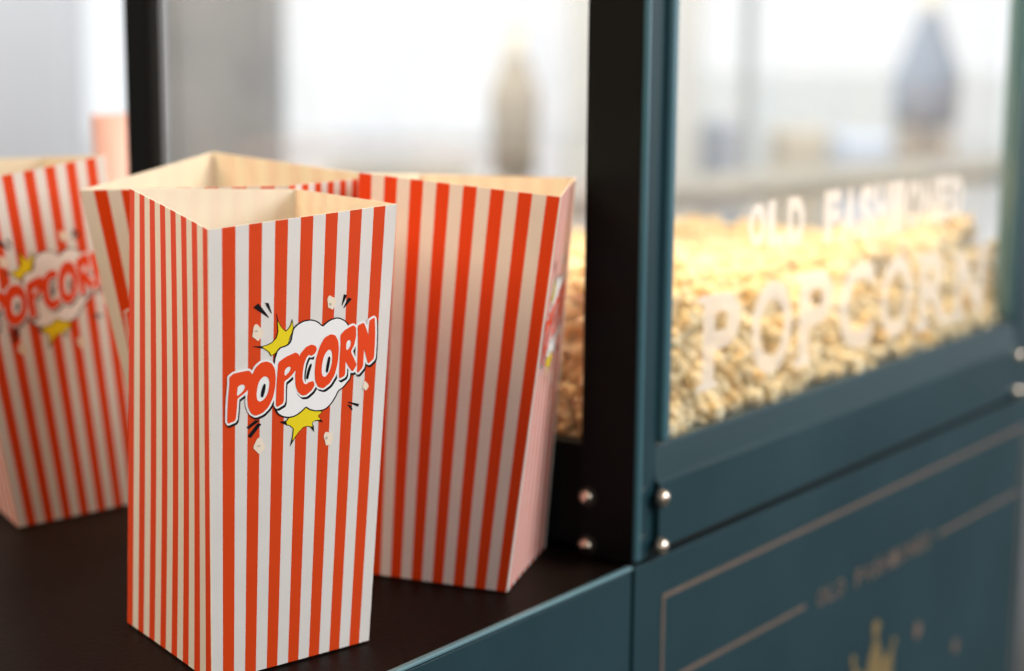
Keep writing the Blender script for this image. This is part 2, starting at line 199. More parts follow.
LOGO = json.loads('''[["black",[[[[3595,4085],[3607,4084],[3672,4071],[3681,4067],[3682,4063],[3567,3969],[3561,3966],[3551,3966],[3543,3969],[3541,3975],[3585,4080],[3588,4084]]],[[[3722,4039],[3739,4038],[3809,4023],[3819,4019],[3818,4014],[3620,3932],[3612,3930],[3602,3931],[3594,3934],[3595,3940],[3710,4034]]],[[[1437,4136],[1451,4136],[1505,4130],[1517,4128],[1525,4125],[1608,4019],[1610,4013],[1606,4010],[1595,4010],[1586,4013],[1441,4122],[1430,4132],[1432,4135]]],[[[1247,4142],[1258,4141],[1267,4137],[1514,3991],[1539,3975],[1540,3971],[1536,3969],[1528,3969],[1518,3971],[1135,4101],[1132,4107],[1139,4111],[1221,4136]]],[[[1735,3999],[1741,3998],[1745,3995],[1787,3921],[1857,3860],[1919,3824],[1985,3797],[1994,3797],[2048,3812],[2106,3843],[2113,3849],[2138,3892],[2148,3899],[2153,3909],[2158,3909],[2164,3908],[2171,3897],[2183,3887],[2210,3798],[2210,3792],[2126,3721],[2085,3651],[2077,3646],[1856,3592],[1630,3545],[1612,3545],[1602,3547],[1591,3553],[1544,3591],[1410,3640],[1144,3679],[1134,3681],[1131,3684],[1137,3686],[1162,3685],[1369,3673],[1479,3678],[1619,3696],[1724,3735],[1733,3742],[1773,3806],[1747,3912],[1747,3919],[1753,3928],[1731,3995],[1731,3998]]],[[[3861,2865],[3876,2864],[4192,2815],[4200,2812],[4202,2807],[4191,2785],[4182,2783],[4168,2784],[3865,2855],[3856,2858],[3853,2861],[3855,2864]]],[[[3862,2834],[3873,2833],[3962,2814],[3976,2810],[4010,2763],[4010,2759],[4006,2756],[3995,2756],[3983,2760],[3860,2824],[3853,2831],[3856,2833]]],[[[2603,2924],[2626,2922],[3061,2827],[3090,2820],[3099,2813],[3096,2808],[3003,2777],[3000,2775],[3065,2736],[3079,2725],[3129,2700],[3131,2696],[3125,2695],[3115,2695],[2954,2722],[2930,2724],[2893,2725],[2879,2725],[2834,2711],[2830,2706],[2837,2692],[2841,2690],[2854,2685],[2859,2681],[2885,2611],[2884,2607],[2880,2606],[2870,2608],[2771,2663],[2755,2670],[2681,2682],[2560,2679],[2418,2629],[2354,2594],[2211,2504],[2203,2500],[2194,2500],[2190,2502],[2189,2505],[2249,2623],[2262,2686],[2260,2691],[2163,2733],[2100,2743],[2083,2743],[2073,2745],[1898,2793],[1888,2796],[1887,2799],[1900,2801],[2062,2799],[2123,2827],[2143,2834]]],[[[1205,2872],[1310,2864],[1316,2862],[1320,2859],[1312,2853],[1036,2789],[1019,2791],[980,2806],[975,2812],[982,2817],[1194,2871]]],[[[1275,2833],[1286,2833],[1362,2820],[1372,2815],[1370,2810],[1101,2691],[1086,2687],[1069,2689],[1014,2709],[1010,2714],[1012,2718],[1262,2830]]]]],["kernel",[[[[3181,4099],[3205,4097],[3257,4078],[3301,4071],[3326,4063],[3353,4046],[3372,4026],[3375,4008],[3365,3996],[3322,3965],[3296,3941],[3289,3938],[3280,3937],[3265,3940],[3214,3956],[3163,3965],[3154,3969],[3148,3974],[3142,4012],[3124,4054],[3126,4068],[3145,4090],[3167,4098]]],[[[1194,3923],[1209,3922],[1233,3917],[1258,3906],[1288,3888],[1343,3864],[1373,3843],[1392,3820],[1392,3803],[1377,3792],[1343,3778],[1286,3747],[1270,3740],[1261,3739],[1247,3741],[1233,3744],[1169,3772],[1115,3789],[1109,3792],[1105,3799],[1107,3818],[1121,3850],[1127,3882],[1137,3898],[1160,3915]]],[[[4339,3060],[4351,3059],[4364,3056],[4400,3038],[4431,3026],[4453,3012],[4466,2999],[4468,2991],[4466,2985],[4406,2954],[4393,2951],[4375,2955],[4333,2971],[4301,2980],[4294,2986],[4292,2998],[4304,3044],[4318,3055]]],[[[3249,2575],[3262,2573],[3309,2563],[3358,2563],[3390,2558],[3425,2541],[3447,2519],[3456,2495],[3449,2481],[3419,2447],[3399,2412],[3392,2408],[3383,2407],[3317,2419],[3260,2420],[3250,2423],[3245,2427],[3213,2476],[3178,2518],[3176,2534],[3182,2547],[3195,2562],[3221,2573]]],[[[1317,2672],[1325,2671],[1355,2663],[1386,2646],[1459,2581],[1473,2566],[1484,2548],[1482,2537],[1475,2531],[1459,2526],[1427,2519],[1355,2494],[1328,2490],[1318,2491],[1297,2498],[1226,2535],[1180,2554],[1168,2562],[1164,2573],[1175,2593],[1183,2601],[1251,2654],[1280,2668]]]]],["yellow",[[[[1769,3915],[1775,3912],[1844,3854],[1906,3819],[1969,3793],[1990,3785],[2066,3806],[2127,3839],[2133,3845],[2157,3886],[2161,3888],[2189,3797],[2106,3725],[2060,3652],[1856,3602],[1623,3554],[1614,3554],[1608,3557],[1561,3595],[1378,3660],[1375,3663],[1381,3664],[1486,3669],[1628,3687],[1747,3732],[1753,3738],[1794,3801]]],[[[2611,2915],[2619,2914],[2825,2870],[3072,2815],[3074,2813],[3071,2811],[2980,2782],[2972,2777],[2975,2775],[3044,2735],[3047,2732],[3033,2730],[2885,2735],[2869,2733],[2812,2715],[2807,2712],[2825,2670],[2823,2668],[2682,2691],[2552,2688],[2396,2634],[2273,2567],[2258,2561],[2257,2568],[2276,2638],[2285,2686],[2284,2691],[2176,2739],[2161,2742],[2102,2751],[2094,2754],[2067,2780],[2068,2785],[2144,2823],[2154,2826]]]]],["black",[[[[4501,3773],[4535,3770],[4563,3763],[4574,3758],[4627,3723],[4637,3701],[4657,3623],[4668,3556],[4677,3436],[4676,3284],[4652,3255],[4637,3246],[4549,3220],[4517,3211],[4491,3207],[4456,3210],[4411,3220],[4389,3227],[4362,3246],[4356,3247],[4353,3212],[4332,3184],[4314,3175],[4207,3131],[4176,3125],[4157,3125],[4140,3126],[4108,3135],[4087,3145],[4056,3164],[4027,3157],[4002,3156],[3952,3159],[3925,3166],[3921,3166],[3904,3122],[3893,3113],[3715,3042],[3646,3023],[3593,3014],[3572,3009],[3555,3002],[3536,2990],[3502,2959],[3484,2947],[3400,2899],[3358,2880],[3298,2858],[3217,2836],[3162,2829],[3083,2826],[3026,2826],[2974,2828],[2903,2833],[2853,2840],[2749,2858],[2687,2873],[2661,2881],[2631,2893],[2615,2895],[2601,2893],[2528,2869],[2467,2853],[2394,2837],[2339,2829],[2274,2823],[2193,2821],[2137,2823],[2078,2829],[2020,2836],[1957,2848],[1889,2865],[1830,2885],[1793,2904],[1757,2929],[1724,2961],[1698,2992],[1693,2995],[1657,2968],[1614,2946],[1482,2900],[1422,2888],[1295,2877],[1270,2877],[1211,2881],[1140,2901],[1087,2919],[1060,2934],[1044,2946],[972,3013],[955,3040],[952,3053],[944,3109],[944,3142],[941,3144],[819,3116],[807,3113],[800,3109],[794,3085],[782,2994],[759,2901],[753,2892],[740,2884],[709,2867],[686,2863],[544,2850],[519,2849],[496,2852],[472,2860],[463,2864],[432,2885],[410,2905],[412,2980],[419,3070],[437,3189],[468,3328],[465,3385],[476,3398],[490,3408],[500,3412],[573,3431],[604,3437],[656,3442],[801,3445],[910,3446],[990,3445],[1017,3443],[1063,3436],[1090,3426],[1107,3417],[1113,3417],[1154,3446],[1199,3469],[1288,3496],[1336,3504],[1355,3506],[1450,3510],[1516,3505],[1625,3482],[1667,3467],[1672,3466],[1690,3522],[1741,3584],[1755,3596],[1834,3626],[1859,3629],[1982,3636],[2045,3645],[2099,3665],[2126,3690],[2154,3766],[2168,3791],[2182,3807],[2193,3814],[2219,3825],[2255,3837],[2294,3848],[2330,3855],[2397,3866],[2472,3874],[2515,3876],[2582,3876],[2636,3875],[2685,3872],[2750,3863],[2813,3851],[2859,3840],[2903,3826],[2991,3791],[3015,3785],[3023,3786],[3071,3803],[3109,3813],[3169,3826],[3211,3833],[3271,3839],[3351,3844],[3398,3843],[3451,3840],[3499,3833],[3576,3816],[3624,3803],[3669,3787],[3728,3762],[3754,3744],[3780,3720],[3786,3718],[3793,3718],[3862,3727],[3911,3728],[3949,3724],[4004,3706],[4024,3716],[4046,3722],[4168,3736],[4193,3737],[4212,3735],[4231,3731],[4276,3719],[4297,3708],[4325,3689],[4332,3725],[4348,3740],[4363,3748],[4399,3757]],[[4025,3437],[4025,3440],[4021,3440],[4002,3427],[3974,3405],[3970,3399],[3976,3391],[4028,3348],[4031,3350],[4031,3367]]]]],["white",[[[[4479,3786],[4513,3784],[4541,3776],[4552,3772],[4588,3748],[4596,3728],[4616,3650],[4626,3583],[4635,3463],[4634,3311],[4610,3282],[4594,3274],[4507,3248],[4475,3239],[4445,3235],[4405,3239],[4378,3245],[4356,3252],[4332,3264],[4318,3279],[4314,3281],[4312,3239],[4290,3212],[4273,3202],[4165,3158],[4129,3152],[4095,3154],[4063,3164],[4031,3181],[4017,3194],[3999,3187],[3973,3183],[3943,3184],[3902,3188],[3873,3198],[3789,3246],[3784,3249],[3779,3249],[3779,3188],[3758,3161],[3743,3152],[3711,3146],[3599,3129],[3579,3129],[3562,3131],[3535,3138],[3531,3139],[3530,3138],[3551,3122],[3567,3114],[3593,3105],[3619,3102],[3644,3102],[3777,3123],[3798,3134],[3819,3161],[3818,3218],[3822,3222],[3830,3219],[3872,3195],[3880,3187],[3872,3147],[3861,3126],[3685,3055],[3641,3042],[3544,3023],[3522,3014],[3500,3000],[3469,2971],[3451,2959],[3367,2911],[3325,2892],[3265,2870],[3191,2851],[3153,2845],[3074,2841],[2987,2843],[2909,2848],[2859,2854],[2755,2872],[2694,2888],[2640,2907],[2622,2911],[2600,2911],[2572,2906],[2482,2877],[2397,2857],[2357,2849],[2283,2840],[2223,2837],[2174,2837],[2129,2839],[2084,2843],[2026,2851],[1985,2857],[1946,2866],[1912,2875],[1853,2895],[1820,2912],[1791,2934],[1818,2928],[1842,2926],[1855,2926],[2016,2953],[2031,2959],[2038,2965],[2060,2989],[2062,2995],[2060,3138],[2069,3197],[2076,3202],[2140,3217],[2222,3241],[2225,3246],[2221,3273],[2219,3275],[2214,3276],[2103,3244],[2039,3228],[2033,3225],[2024,3165],[2027,3037],[2025,3019],[1998,2989],[1979,2980],[1814,2953],[1797,2953],[1772,2956],[1743,2967],[1704,2995],[1701,3053],[1699,3056],[1626,2999],[1582,2974],[1561,2965],[1454,2929],[1386,2915],[1260,2904],[1243,2903],[1207,2905],[1172,2908],[1085,2934],[1052,2946],[1026,2960],[1009,2972],[952,3028],[937,3053],[933,3067],[926,3122],[928,3173],[924,3175],[869,3161],[785,3142],[773,3139],[766,3135],[760,3112],[748,3021],[725,2928],[719,2919],[702,2908],[675,2894],[652,2889],[499,2876],[462,2878],[438,2886],[429,2891],[393,2917],[392,2949],[401,3083],[419,3202],[450,3341],[448,3398],[458,3412],[476,3423],[561,3446],[587,3450],[647,3455],[832,3459],[972,3458],[1012,3455],[1045,3449],[1071,3439],[1089,3430],[1095,3430],[1135,3459],[1175,3480],[1262,3507],[1292,3514],[1327,3519],[1431,3523],[1497,3518],[1611,3494],[1661,3475],[1700,3448],[1705,3447],[1727,3516],[1785,3584],[1857,3613],[1999,3621],[2068,3632],[2127,3653],[2136,3658],[2163,3684],[2191,3761],[2207,3789],[2219,3800],[2250,3814],[2318,3834],[2391,3848],[2469,3858],[2551,3861],[2644,3860],[2679,3857],[2745,3849],[2807,3837],[2844,3827],[2905,3807],[2971,3779],[2994,3773],[3019,3769],[3045,3771],[3096,3789],[3125,3797],[3194,3812],[3227,3818],[3269,3823],[3360,3828],[3407,3828],[3445,3825],[3494,3818],[3543,3808],[3578,3799],[3624,3785],[3660,3772],[3693,3757],[3720,3739],[3733,3728],[3738,3727],[3836,3740],[3879,3742],[3910,3740],[3928,3738],[3982,3719],[4002,3730],[4025,3735],[4146,3750],[4171,3750],[4190,3749],[4209,3745],[4256,3732],[4277,3720],[4304,3698],[4310,3739],[4326,3753],[4341,3762],[4377,3770]],[[4004,3451],[4001,3478],[3998,3481],[3933,3432],[3930,3426],[3936,3418],[4007,3359],[4010,3362],[4010,3381]],[[2808,3457],[2802,3458],[2747,3448],[2730,3448],[2692,3450],[2663,3458],[2655,3457],[2630,3447],[2619,3440],[2579,3397],[2565,3375],[2542,3316],[2535,3273],[2536,3235],[2540,3223],[2563,3195],[2572,3188],[2579,3188],[2582,3190],[2573,3208],[2572,3223],[2573,3263],[2578,3285],[2603,3349],[2616,3370],[2656,3413],[2668,3421],[2697,3431],[2704,3430],[2724,3425],[2739,3423],[2768,3421],[2789,3423],[2794,3426]],[[3482,3196],[3481,3208],[3480,3211],[3477,3211],[3443,3179],[3340,3117],[3286,3094],[3170,3068],[3131,3061],[3090,3059],[3062,3061],[2957,3079],[2927,3087],[2890,3103],[2879,3110],[2873,3111],[2815,3075],[2777,3059],[2662,3028],[2616,3021],[2595,3020],[2520,3023],[2494,3025],[2474,3028],[2428,3041],[2349,3076],[2336,3081],[2335,3079],[2372,3055],[2466,3014],[2491,3006],[2517,3000],[2558,2996],[2641,2993],[2700,3001],[2815,3032],[2853,3048],[2912,3084],[2917,3083],[2929,3076],[2965,3060],[2995,3052],[3101,3034],[3129,3032],[3170,3034],[3209,3040],[3323,3066],[3371,3085],[3493,3159],[3495,3164],[3483,3179]]]]],["grey",[[[[3199,4020],[3206,4019],[3228,4013],[3235,4006],[3235,3999],[3224,3988],[3219,3986],[3200,3991],[3193,3995],[3189,4013],[3193,4019]]],[[[1193,3859],[1204,3858],[1237,3850],[1243,3847],[1243,3844],[1216,3839],[1209,3839],[1174,3846],[1171,3849],[1176,3855],[1181,3858]]],[[[4309,2986],[4320,2984],[4345,2977],[4352,2974],[4350,2969],[4331,2965],[4315,2967],[4294,2973],[4297,2982],[4301,2985]]],[[[3243,2524],[3271,2521],[3280,2516],[3283,2506],[3274,2492],[3269,2490],[3252,2492],[3243,2495],[3232,2515],[3235,2521]]],[[[1306,2592],[1321,2590],[1330,2588],[1352,2579],[1353,2575],[1314,2572],[1273,2581],[1270,2583],[1274,2586],[1293,2591]]]]],["red",[[[[4493,3764],[4502,3763],[4510,3761],[4529,3750],[4533,3745],[4558,3650],[4568,3591],[4577,3471],[4576,3332],[4573,3316],[4552,3292],[4464,3266],[4431,3258],[4414,3259],[4393,3264],[4384,3269],[4374,3280],[4307,3364],[4260,3428],[4257,3430],[4253,3371],[4255,3259],[4252,3244],[4230,3221],[4123,3177],[4115,3175],[4105,3175],[4084,3185],[4078,3192],[4059,3485],[4046,3583],[4032,3644],[4027,3684],[4029,3691],[4043,3711],[4050,3714],[4172,3728],[4189,3727],[4217,3720],[4228,3714],[4296,3651],[4363,3575],[4361,3649],[4368,3730],[4388,3746]]],[[[3892,3720],[3907,3719],[3918,3717],[3962,3698],[3970,3693],[3982,3675],[3993,3608],[3989,3579],[3957,3511],[3937,3487],[3876,3441],[3872,3435],[3874,3425],[3879,3417],[4044,3280],[4042,3256],[3962,3207],[3948,3206],[3928,3207],[3915,3209],[3815,3265],[3775,3290],[3730,3324],[3726,3326],[3722,3325],[3719,3319],[3719,3301],[3722,3200],[3705,3175],[3700,3170],[3691,3168],[3584,3152],[3570,3152],[3561,3155],[3556,3159],[3542,3175],[3538,3184],[3536,3381],[3544,3534],[3527,3622],[3529,3629],[3545,3648],[3651,3686],[3694,3695],[3851,3718]],[[3849,3524],[3844,3547],[3822,3560],[3813,3563],[3780,3565],[3730,3552],[3713,3527],[3719,3473],[3723,3466],[3743,3455],[3751,3455],[3802,3471],[3831,3491]]],[[[3250,3668],[3265,3667],[3358,3651],[3391,3640],[3404,3633],[3464,3585],[3479,3560],[3500,3485],[3502,3467],[3502,3447],[3488,3349],[3475,3315],[3423,3223],[3388,3190],[3288,3129],[3246,3112],[3119,3084],[3088,3082],[3058,3083],[2965,3100],[2930,3114],[2866,3165],[2855,3177],[2842,3201],[2824,3289],[2827,3328],[2847,3414],[2864,3449],[2939,3547],[2964,3571],[3047,3628],[3080,3642],[3098,3647],[3209,3666]],[[3320,3406],[3313,3442],[3292,3474],[3268,3490],[3255,3495],[3213,3501],[3175,3494],[3166,3491],[3104,3459],[3066,3423],[3038,3373],[3025,3330],[3023,3290],[3029,3258],[3047,3229],[3068,3216],[3079,3213],[3113,3205],[3123,3204],[3165,3212],[3226,3240],[3249,3257],[3268,3274],[3300,3318],[3314,3352]]],[[[2708,3592],[2728,3590],[2800,3577],[2827,3567],[2837,3561],[2857,3540],[2861,3531],[2857,3521],[2819,3491],[2792,3481],[2736,3471],[2719,3470],[2698,3471],[2659,3483],[2645,3485],[2636,3483],[2587,3464],[2571,3453],[2524,3405],[2511,3383],[2483,3305],[2481,3236],[2488,3221],[2522,3180],[2539,3173],[2575,3165],[2589,3164],[2598,3165],[2657,3179],[2687,3182],[2766,3184],[2777,3183],[2794,3178],[2803,3174],[2830,3142],[2828,3133],[2821,3124],[2768,3090],[2737,3077],[2622,3047],[2588,3043],[2509,3045],[2489,3048],[2457,3056],[2371,3093],[2353,3105],[2340,3116],[2297,3167],[2285,3195],[2276,3257],[2274,3291],[2283,3340],[2280,3343],[2216,3310],[2183,3296],[2083,3266],[1995,3245],[1986,3241],[1977,3230],[1971,3192],[1973,3045],[1969,3024],[1943,2998],[1801,2975],[1786,2976],[1761,2992],[1755,3000],[1756,3156],[1770,3293],[1792,3437],[1796,3446],[1816,3467],[1831,3473],[1960,3503],[2009,3511],[2224,3536],[2266,3537],[2275,3537],[2336,3521],[2357,3510],[2371,3491],[2376,3488],[2394,3504],[2428,3526],[2547,3574],[2576,3582],[2602,3585],[2674,3592]],[[2145,3374],[2143,3382],[2137,3388],[2113,3394],[2096,3395],[2058,3392],[1998,3375],[1974,3351],[1975,3324],[1977,3316],[1982,3311],[2001,3307],[2013,3307],[2084,3329],[2124,3349]]],[[[1439,3501],[1489,3497],[1551,3485],[1599,3474],[1629,3461],[1689,3416],[1697,3407],[1709,3391],[1731,3327],[1735,3290],[1729,3226],[1727,3206],[1717,3178],[1678,3101],[1658,3077],[1569,3006],[1523,2983],[1433,2952],[1409,2945],[1362,2936],[1238,2925],[1197,2927],[1178,2930],[1092,2956],[1059,2975],[1003,3029],[989,3052],[977,3121],[977,3143],[996,3225],[996,3227],[992,3228],[945,3210],[880,3191],[739,3157],[718,3149],[709,3120],[701,3050],[692,3011],[672,2933],[663,2925],[642,2913],[630,2910],[490,2897],[479,2898],[471,2899],[448,2914],[443,2921],[447,3028],[470,3194],[500,3333],[498,3390],[500,3395],[511,3405],[594,3428],[636,3433],[811,3437],[981,3437],[1003,3435],[1034,3429],[1085,3400],[1098,3390],[1103,3388],[1181,3447],[1217,3465],[1309,3492],[1348,3498]],[[1565,3249],[1565,3268],[1553,3294],[1527,3317],[1493,3331],[1436,3340],[1396,3337],[1383,3334],[1317,3312],[1282,3290],[1256,3254],[1237,3218],[1222,3164],[1223,3143],[1235,3110],[1254,3092],[1281,3078],[1297,3075],[1334,3073],[1395,3080],[1445,3095],[1493,3123],[1505,3131],[1533,3159],[1557,3207],[1564,3234]],[[912,3264],[911,3272],[904,3280],[876,3291],[864,3294],[822,3296],[759,3289],[747,3287],[723,3276],[718,3271],[699,3198],[701,3193],[708,3188],[715,3185],[723,3184],[771,3194],[811,3205],[853,3219],[870,3227],[894,3241]]]]],["black",[[[[3222,3425],[3235,3423],[3255,3414],[3262,3398],[3261,3387],[3247,3343],[3216,3267],[3196,3250],[3191,3248],[3180,3248],[3158,3253],[3151,3257],[3146,3273],[3148,3291],[3162,3338],[3189,3394],[3200,3412],[3214,3422]]],[[[2703,3384],[2714,3382],[2732,3374],[2728,3351],[2697,3312],[2682,3290],[2652,3231],[2632,3216],[2624,3214],[2615,3215],[2591,3222],[2585,3235],[2585,3250],[2602,3294],[2627,3328],[2670,3368],[2693,3381]]],[[[1431,3260],[1440,3258],[1457,3249],[1461,3245],[1463,3225],[1453,3190],[1435,3156],[1408,3123],[1386,3112],[1377,3112],[1349,3121],[1342,3127],[1338,3146],[1347,3181],[1367,3212],[1401,3247],[1420,3257]]]]]]''')

# pre-tessellate the logo in face coordinates and refine it so that it follows the bent card
def tess_logo():
    res = []
    for col, groups in LOGO:
        bm = bmesh.new()
        for g in groups:
            loops = [[Vector((p[0] / 5000, p[1] / 5000, 0)) for p in l] for l in g]
            tris = tessellate_polygon(loops)
            flat = [v for l in loops for v in l]
            vs = [bm.verts.new(v) for v in flat]
            for t in tris:
                try:
                    f = bm.faces.new([vs[i] for i in t])
                except ValueError: pass
        for _ in range(6):
            es = [e for e in bm.edges if e.calc_length() > .05]
            if not es: break
            bmesh.ops.subdivide_edges(bm, edges=es, cuts=1)
            bmesh.ops.triangulate(bm, faces=bm.faces)
        bm.normal_update()
        for f in bm.faces:
            if f.normal.z < 0: f.normal_flip()
        bm.verts.index_update()
        res.append((col, [tuple(v.co[:2]) for v in bm.verts], [[v.index for v in f.verts] for f in bm.faces]))
        bm.free()
    return res
TLOGO = tess_logo()

# ------------------------------------------------------------------ popcorn boxes
def surf(c, amp):
    P00, P10, P11, P01 = [np.array(p, float) for p in c]      # bottom-left, bottom-right, top-right, top-left seen from outside
    def P(u, v): return (1 - v) * ((1 - u) * P00 + u * P10) + v * ((1 - u) * P01 + u * P11)
    n = np.cross(P10 - P00, P01 - P00); n /= np.linalg.norm(n)
    def Q(u, v, off=0):
        uu = min(max(u, 0), 1)
        return P(u, v) + n * (off + amp * math.sin(math.pi * uu) * math.sin(math.pi * min(v * .8 + .1, 1)))
    return Q
def panel(name, c, m, parent, amp, th=.0005, NU=16, NV=22, wl=0.0):
    Q = surf(c, amp)
    bm = bmesh.new(); uvl = bm.loops.layers.uv.new('UVMap')
    O = [[bm.verts.new(Q(i / NU, j / NV)) for i in range(NU + 1)] for j in range(NV + 1)]
    I = [[bm.verts.new(Q(i / NU, j / NV, -th)) for i in range(NU + 1)] for j in range(NV + 1)]
    def face(vs, uvs, mi):
        if mi == 2: vs = [bm.verts.new(v.co) for v in vs]
        f = bm.faces.new(vs); f.material_index = mi; f.smooth = mi < 2
        for l, uv in zip(f.loops, uvs): l[uvl].uv = uv
    for j in range(NV):
        for i in range(NU):
            uvs = [(i / NU, j / NV), ((i + 1) / NU, j / NV), ((i + 1) / NU, (j + 1) / NV), (i / NU, (j + 1) / NV)]
            face((O[j][i], O[j][i + 1], O[j + 1][i + 1], O[j + 1][i]), uvs, 0)
            face((I[j][i], I[j + 1][i], I[j + 1][i + 1], I[j][i + 1]), [uvs[0], uvs[3], uvs[2], uvs[1]], 1)
    z4 = [(0, 0)] * 4
    for i in range(NU):
        face((O[NV][i], O[NV][i + 1], I[NV][i + 1], I[NV][i]), z4, 2)
        face((O[0][i + 1], O[0][i], I[0][i], I[0][i + 1]), z4, 2)
    for j in range(NV):
        face((O[j + 1][0], O[j][0], I[j][0], I[j + 1][0]), z4, 2)
        face((O[j][NU], O[j + 1][NU], I[j + 1][NU], I[j][NU]), z4, 2)
    return mesh_obj(name, bm, [m, M_IN, M_EDGE], parent), Q
def logo_print(Q, parent):
    bm = bmesh.new()
    for k, (col, vs, fs) in enumerate(TLOGO):
        off = .00012 + .00006 * k
        V = [bm.verts.new(Q(u, v, off)) for u, v in vs]
        for f in fs:
            try: g = bm.faces.new([V[i] for i in f])
            except ValueError: continue
            g.material_index = LOGO_M[col]
    return mesh_obj('printed_logo', bm, LOGO_MATS, parent)
def popcorn_box(B, T, logo_first, label, amps):
    B = [np.array(p) for p in B]; T = [np.array(p) for p in T]
    for p in B: p[2] = .0006
    cen = sum(B) / 4
    root = thing('popcorn_box', label, 'popcorn box', tuple(cen), 0, 'striped popcorn boxes on the counter')
    B = [p - cen for p in B]; T = [p - cen for p in T]
    for k in range(4):
        j = (k + 1) % 4
        islogo = (k % 2 == 0) == logo_first
        m = M_LOGO if islogo else M_SIDE
        o, Q = panel('logo_panel' if islogo else 'side_panel', (B[k], B[j], T[j], T[k]), m, root, amps[k])
        if islogo: logo_print(Q, o)
    bm = bmesh.new()
    lift = .0016
    vs = [bm.verts.new(p * .985 + np.array([0, 0, lift])) for p in B] ; bm.faces.new(vs)
    vs = [bm.verts.new(p * .985 + np.array([0, 0, lift - .0008])) for p in B]; bm.faces.new(vs[::-1])
    mesh_obj('bottom_panel', bm, M_IN, root)
    return root
BX = json.loads('''{"A": [[[-0.22299, 0.14143, 6e-05], [-0.25642, 0.05291, -6e-05], [-0.17319, 0.03466, 1e-05], [-0.14421, 0.1174, -0.0]], [[-0.21671, 0.13864, 0.20574], [-0.26423, 0.04188, 0.1994], [-0.15828, 0.02955, 0.2016], [-0.1307, 0.1153, 0.2002]]], "B": [[[-0.09722, 0.11144, 1e-05], [-0.07659, 0.02638, 0.0], [-0.00059, 0.05649, -1e-05], [-0.02029, 0.14112, -0.0]], [[-0.09126, 0.10894, 0.2056], [-0.07746, -0.00366, 0.20034], [0.01201, 0.04827, 0.19921], [0.00936, 0.15094, 0.1946]]], "C": [[[-0.13612, 0.20535, -1e-05], [-0.12313, 0.12587, 0.0], [-0.03844, 0.14588, -0.0], [-0.05252, 0.22691, 1e-05]], [[-0.17592, 0.21855, 0.19603], [-0.1246, 0.1256, 0.2005], [-0.043, 0.1345, 0.1985], [-0.06718, 0.23412, 0.20712]]], "D": [[[-0.11254, 0.38658, -1e-05], [-0.14848, 0.30849, -2e-05], [-0.06539, 0.29427, 3e-05], [-0.0323, 0.37462, 0.0]], [[-0.14874, 0.40475, 0.1971], [-0.19062, 0.3045, 0.19318], [-0.08535, 0.29931, 0.20254], [-0.066543971194163, 0.3726707169697533, 0.196]]]}''')
popcorn_box(BX['A'][0], BX['A'][1], False, 'red and white striped popcorn box standing closest, its POPCORN logo sharp', (-.0014, .0006, .0008, .0005))
popcorn_box(BX['B'][0], BX['B'][1], False, 'striped popcorn box beside the black post, plain striped side facing out', (.0014, -.0010, .0008, .0010))
popcorn_box(BX['C'][0], BX['C'][1], True, 'striped popcorn box mostly hidden behind the closest one, only rim and left strip showing', (.0005, 0, -.001, -.002))
popcorn_box(BX['D'][0], BX['D'][1], False, 'out of focus striped popcorn box farthest left, cut off by the photo edge', (0, .0008, 0, 0))

# ------------------------------------------------------------------ cart cabinet under everything
cart = thing('popcorn_cart', 'dark teal cart cabinet with copper lined panel and dark brown counter top', 'cart', (0, 0, -.95))
def C_(o): o.parent = cart; o.matrix_parent_inverse = Matrix.Translation((0, 0, .95)); return o
C_(boxes('counter_top', [(-1.15, .575, .0035, .62, -.022, -.0004)], M_TOP, bev=.0008))
C_(boxes('edge_trim', [(-1.15, -.0022, -.0006, .0030, -.0016, .0005)], pbr('teal_lip_painted_highlight', (.13, .25, .29), .3), bev=.0008, seg=3))  # lip colour lightened to stand in for a bright edge reflection
C_(boxes('counter_front_panel', [(-1.15, -.0024, .0002, .02, -.50, -.0024)], M_TEAL, bev=.0003))
fp = C_(boxes('cabinet_front_panel', [(.0006, .5545, 0, .02, -.50, -.0012)], M_TEAL, bev=.0004))
C_(boxes('cabinet_body', [(-1.14, .555, .021, .61, -.90, -.0235)], M_TEALD, bev=.002))
C_(boxes('foot', [(-1.1, -1.04, .05, .11, -.95, -.9)], M_RUB)); C_(boxes('foot', [(.46, .52, .05, .11, -.95, -.9)], M_RUB))
C_(boxes('foot', [(-1.1, -1.04, .5, .56, -.95, -.9)], M_RUB)); C_(boxes('foot', [(.46, .52, .5, .56, -.95, -.9)], M_RUB))
YL = -.0004
def flat_lines(name, segs, m):
    bm = bmesh.new()
    for x0, x1, z0, z1 in segs: add_box(bm, x0, x1, YL, .0005, z0, z1)
    o = mesh_obj(name, bm, m); o.parent = fp; o.matrix_parent_inverse = Matrix.Identity(4); return o
w = .0027
flat_lines('painted_border', [(.0282, .5432, -.0225 - w, -.0225), (.0282, .0282 + .0026, -.44, -.0225 - w), (.5432 - .0026, .5432, -.44, -.0225 - w),
                              (.0308, .5406, -.44, -.44 + w)], M_GOLD)
flat_lines('painted_inner_line', [(.047, .1955, -.0745, -.0718), (.047, .0495, -.42, -.0746)], M_GOLD)
flat_lines('painted_inner_line', [(.3915, .5370, -.0745, -.0718)], M_GOLD)

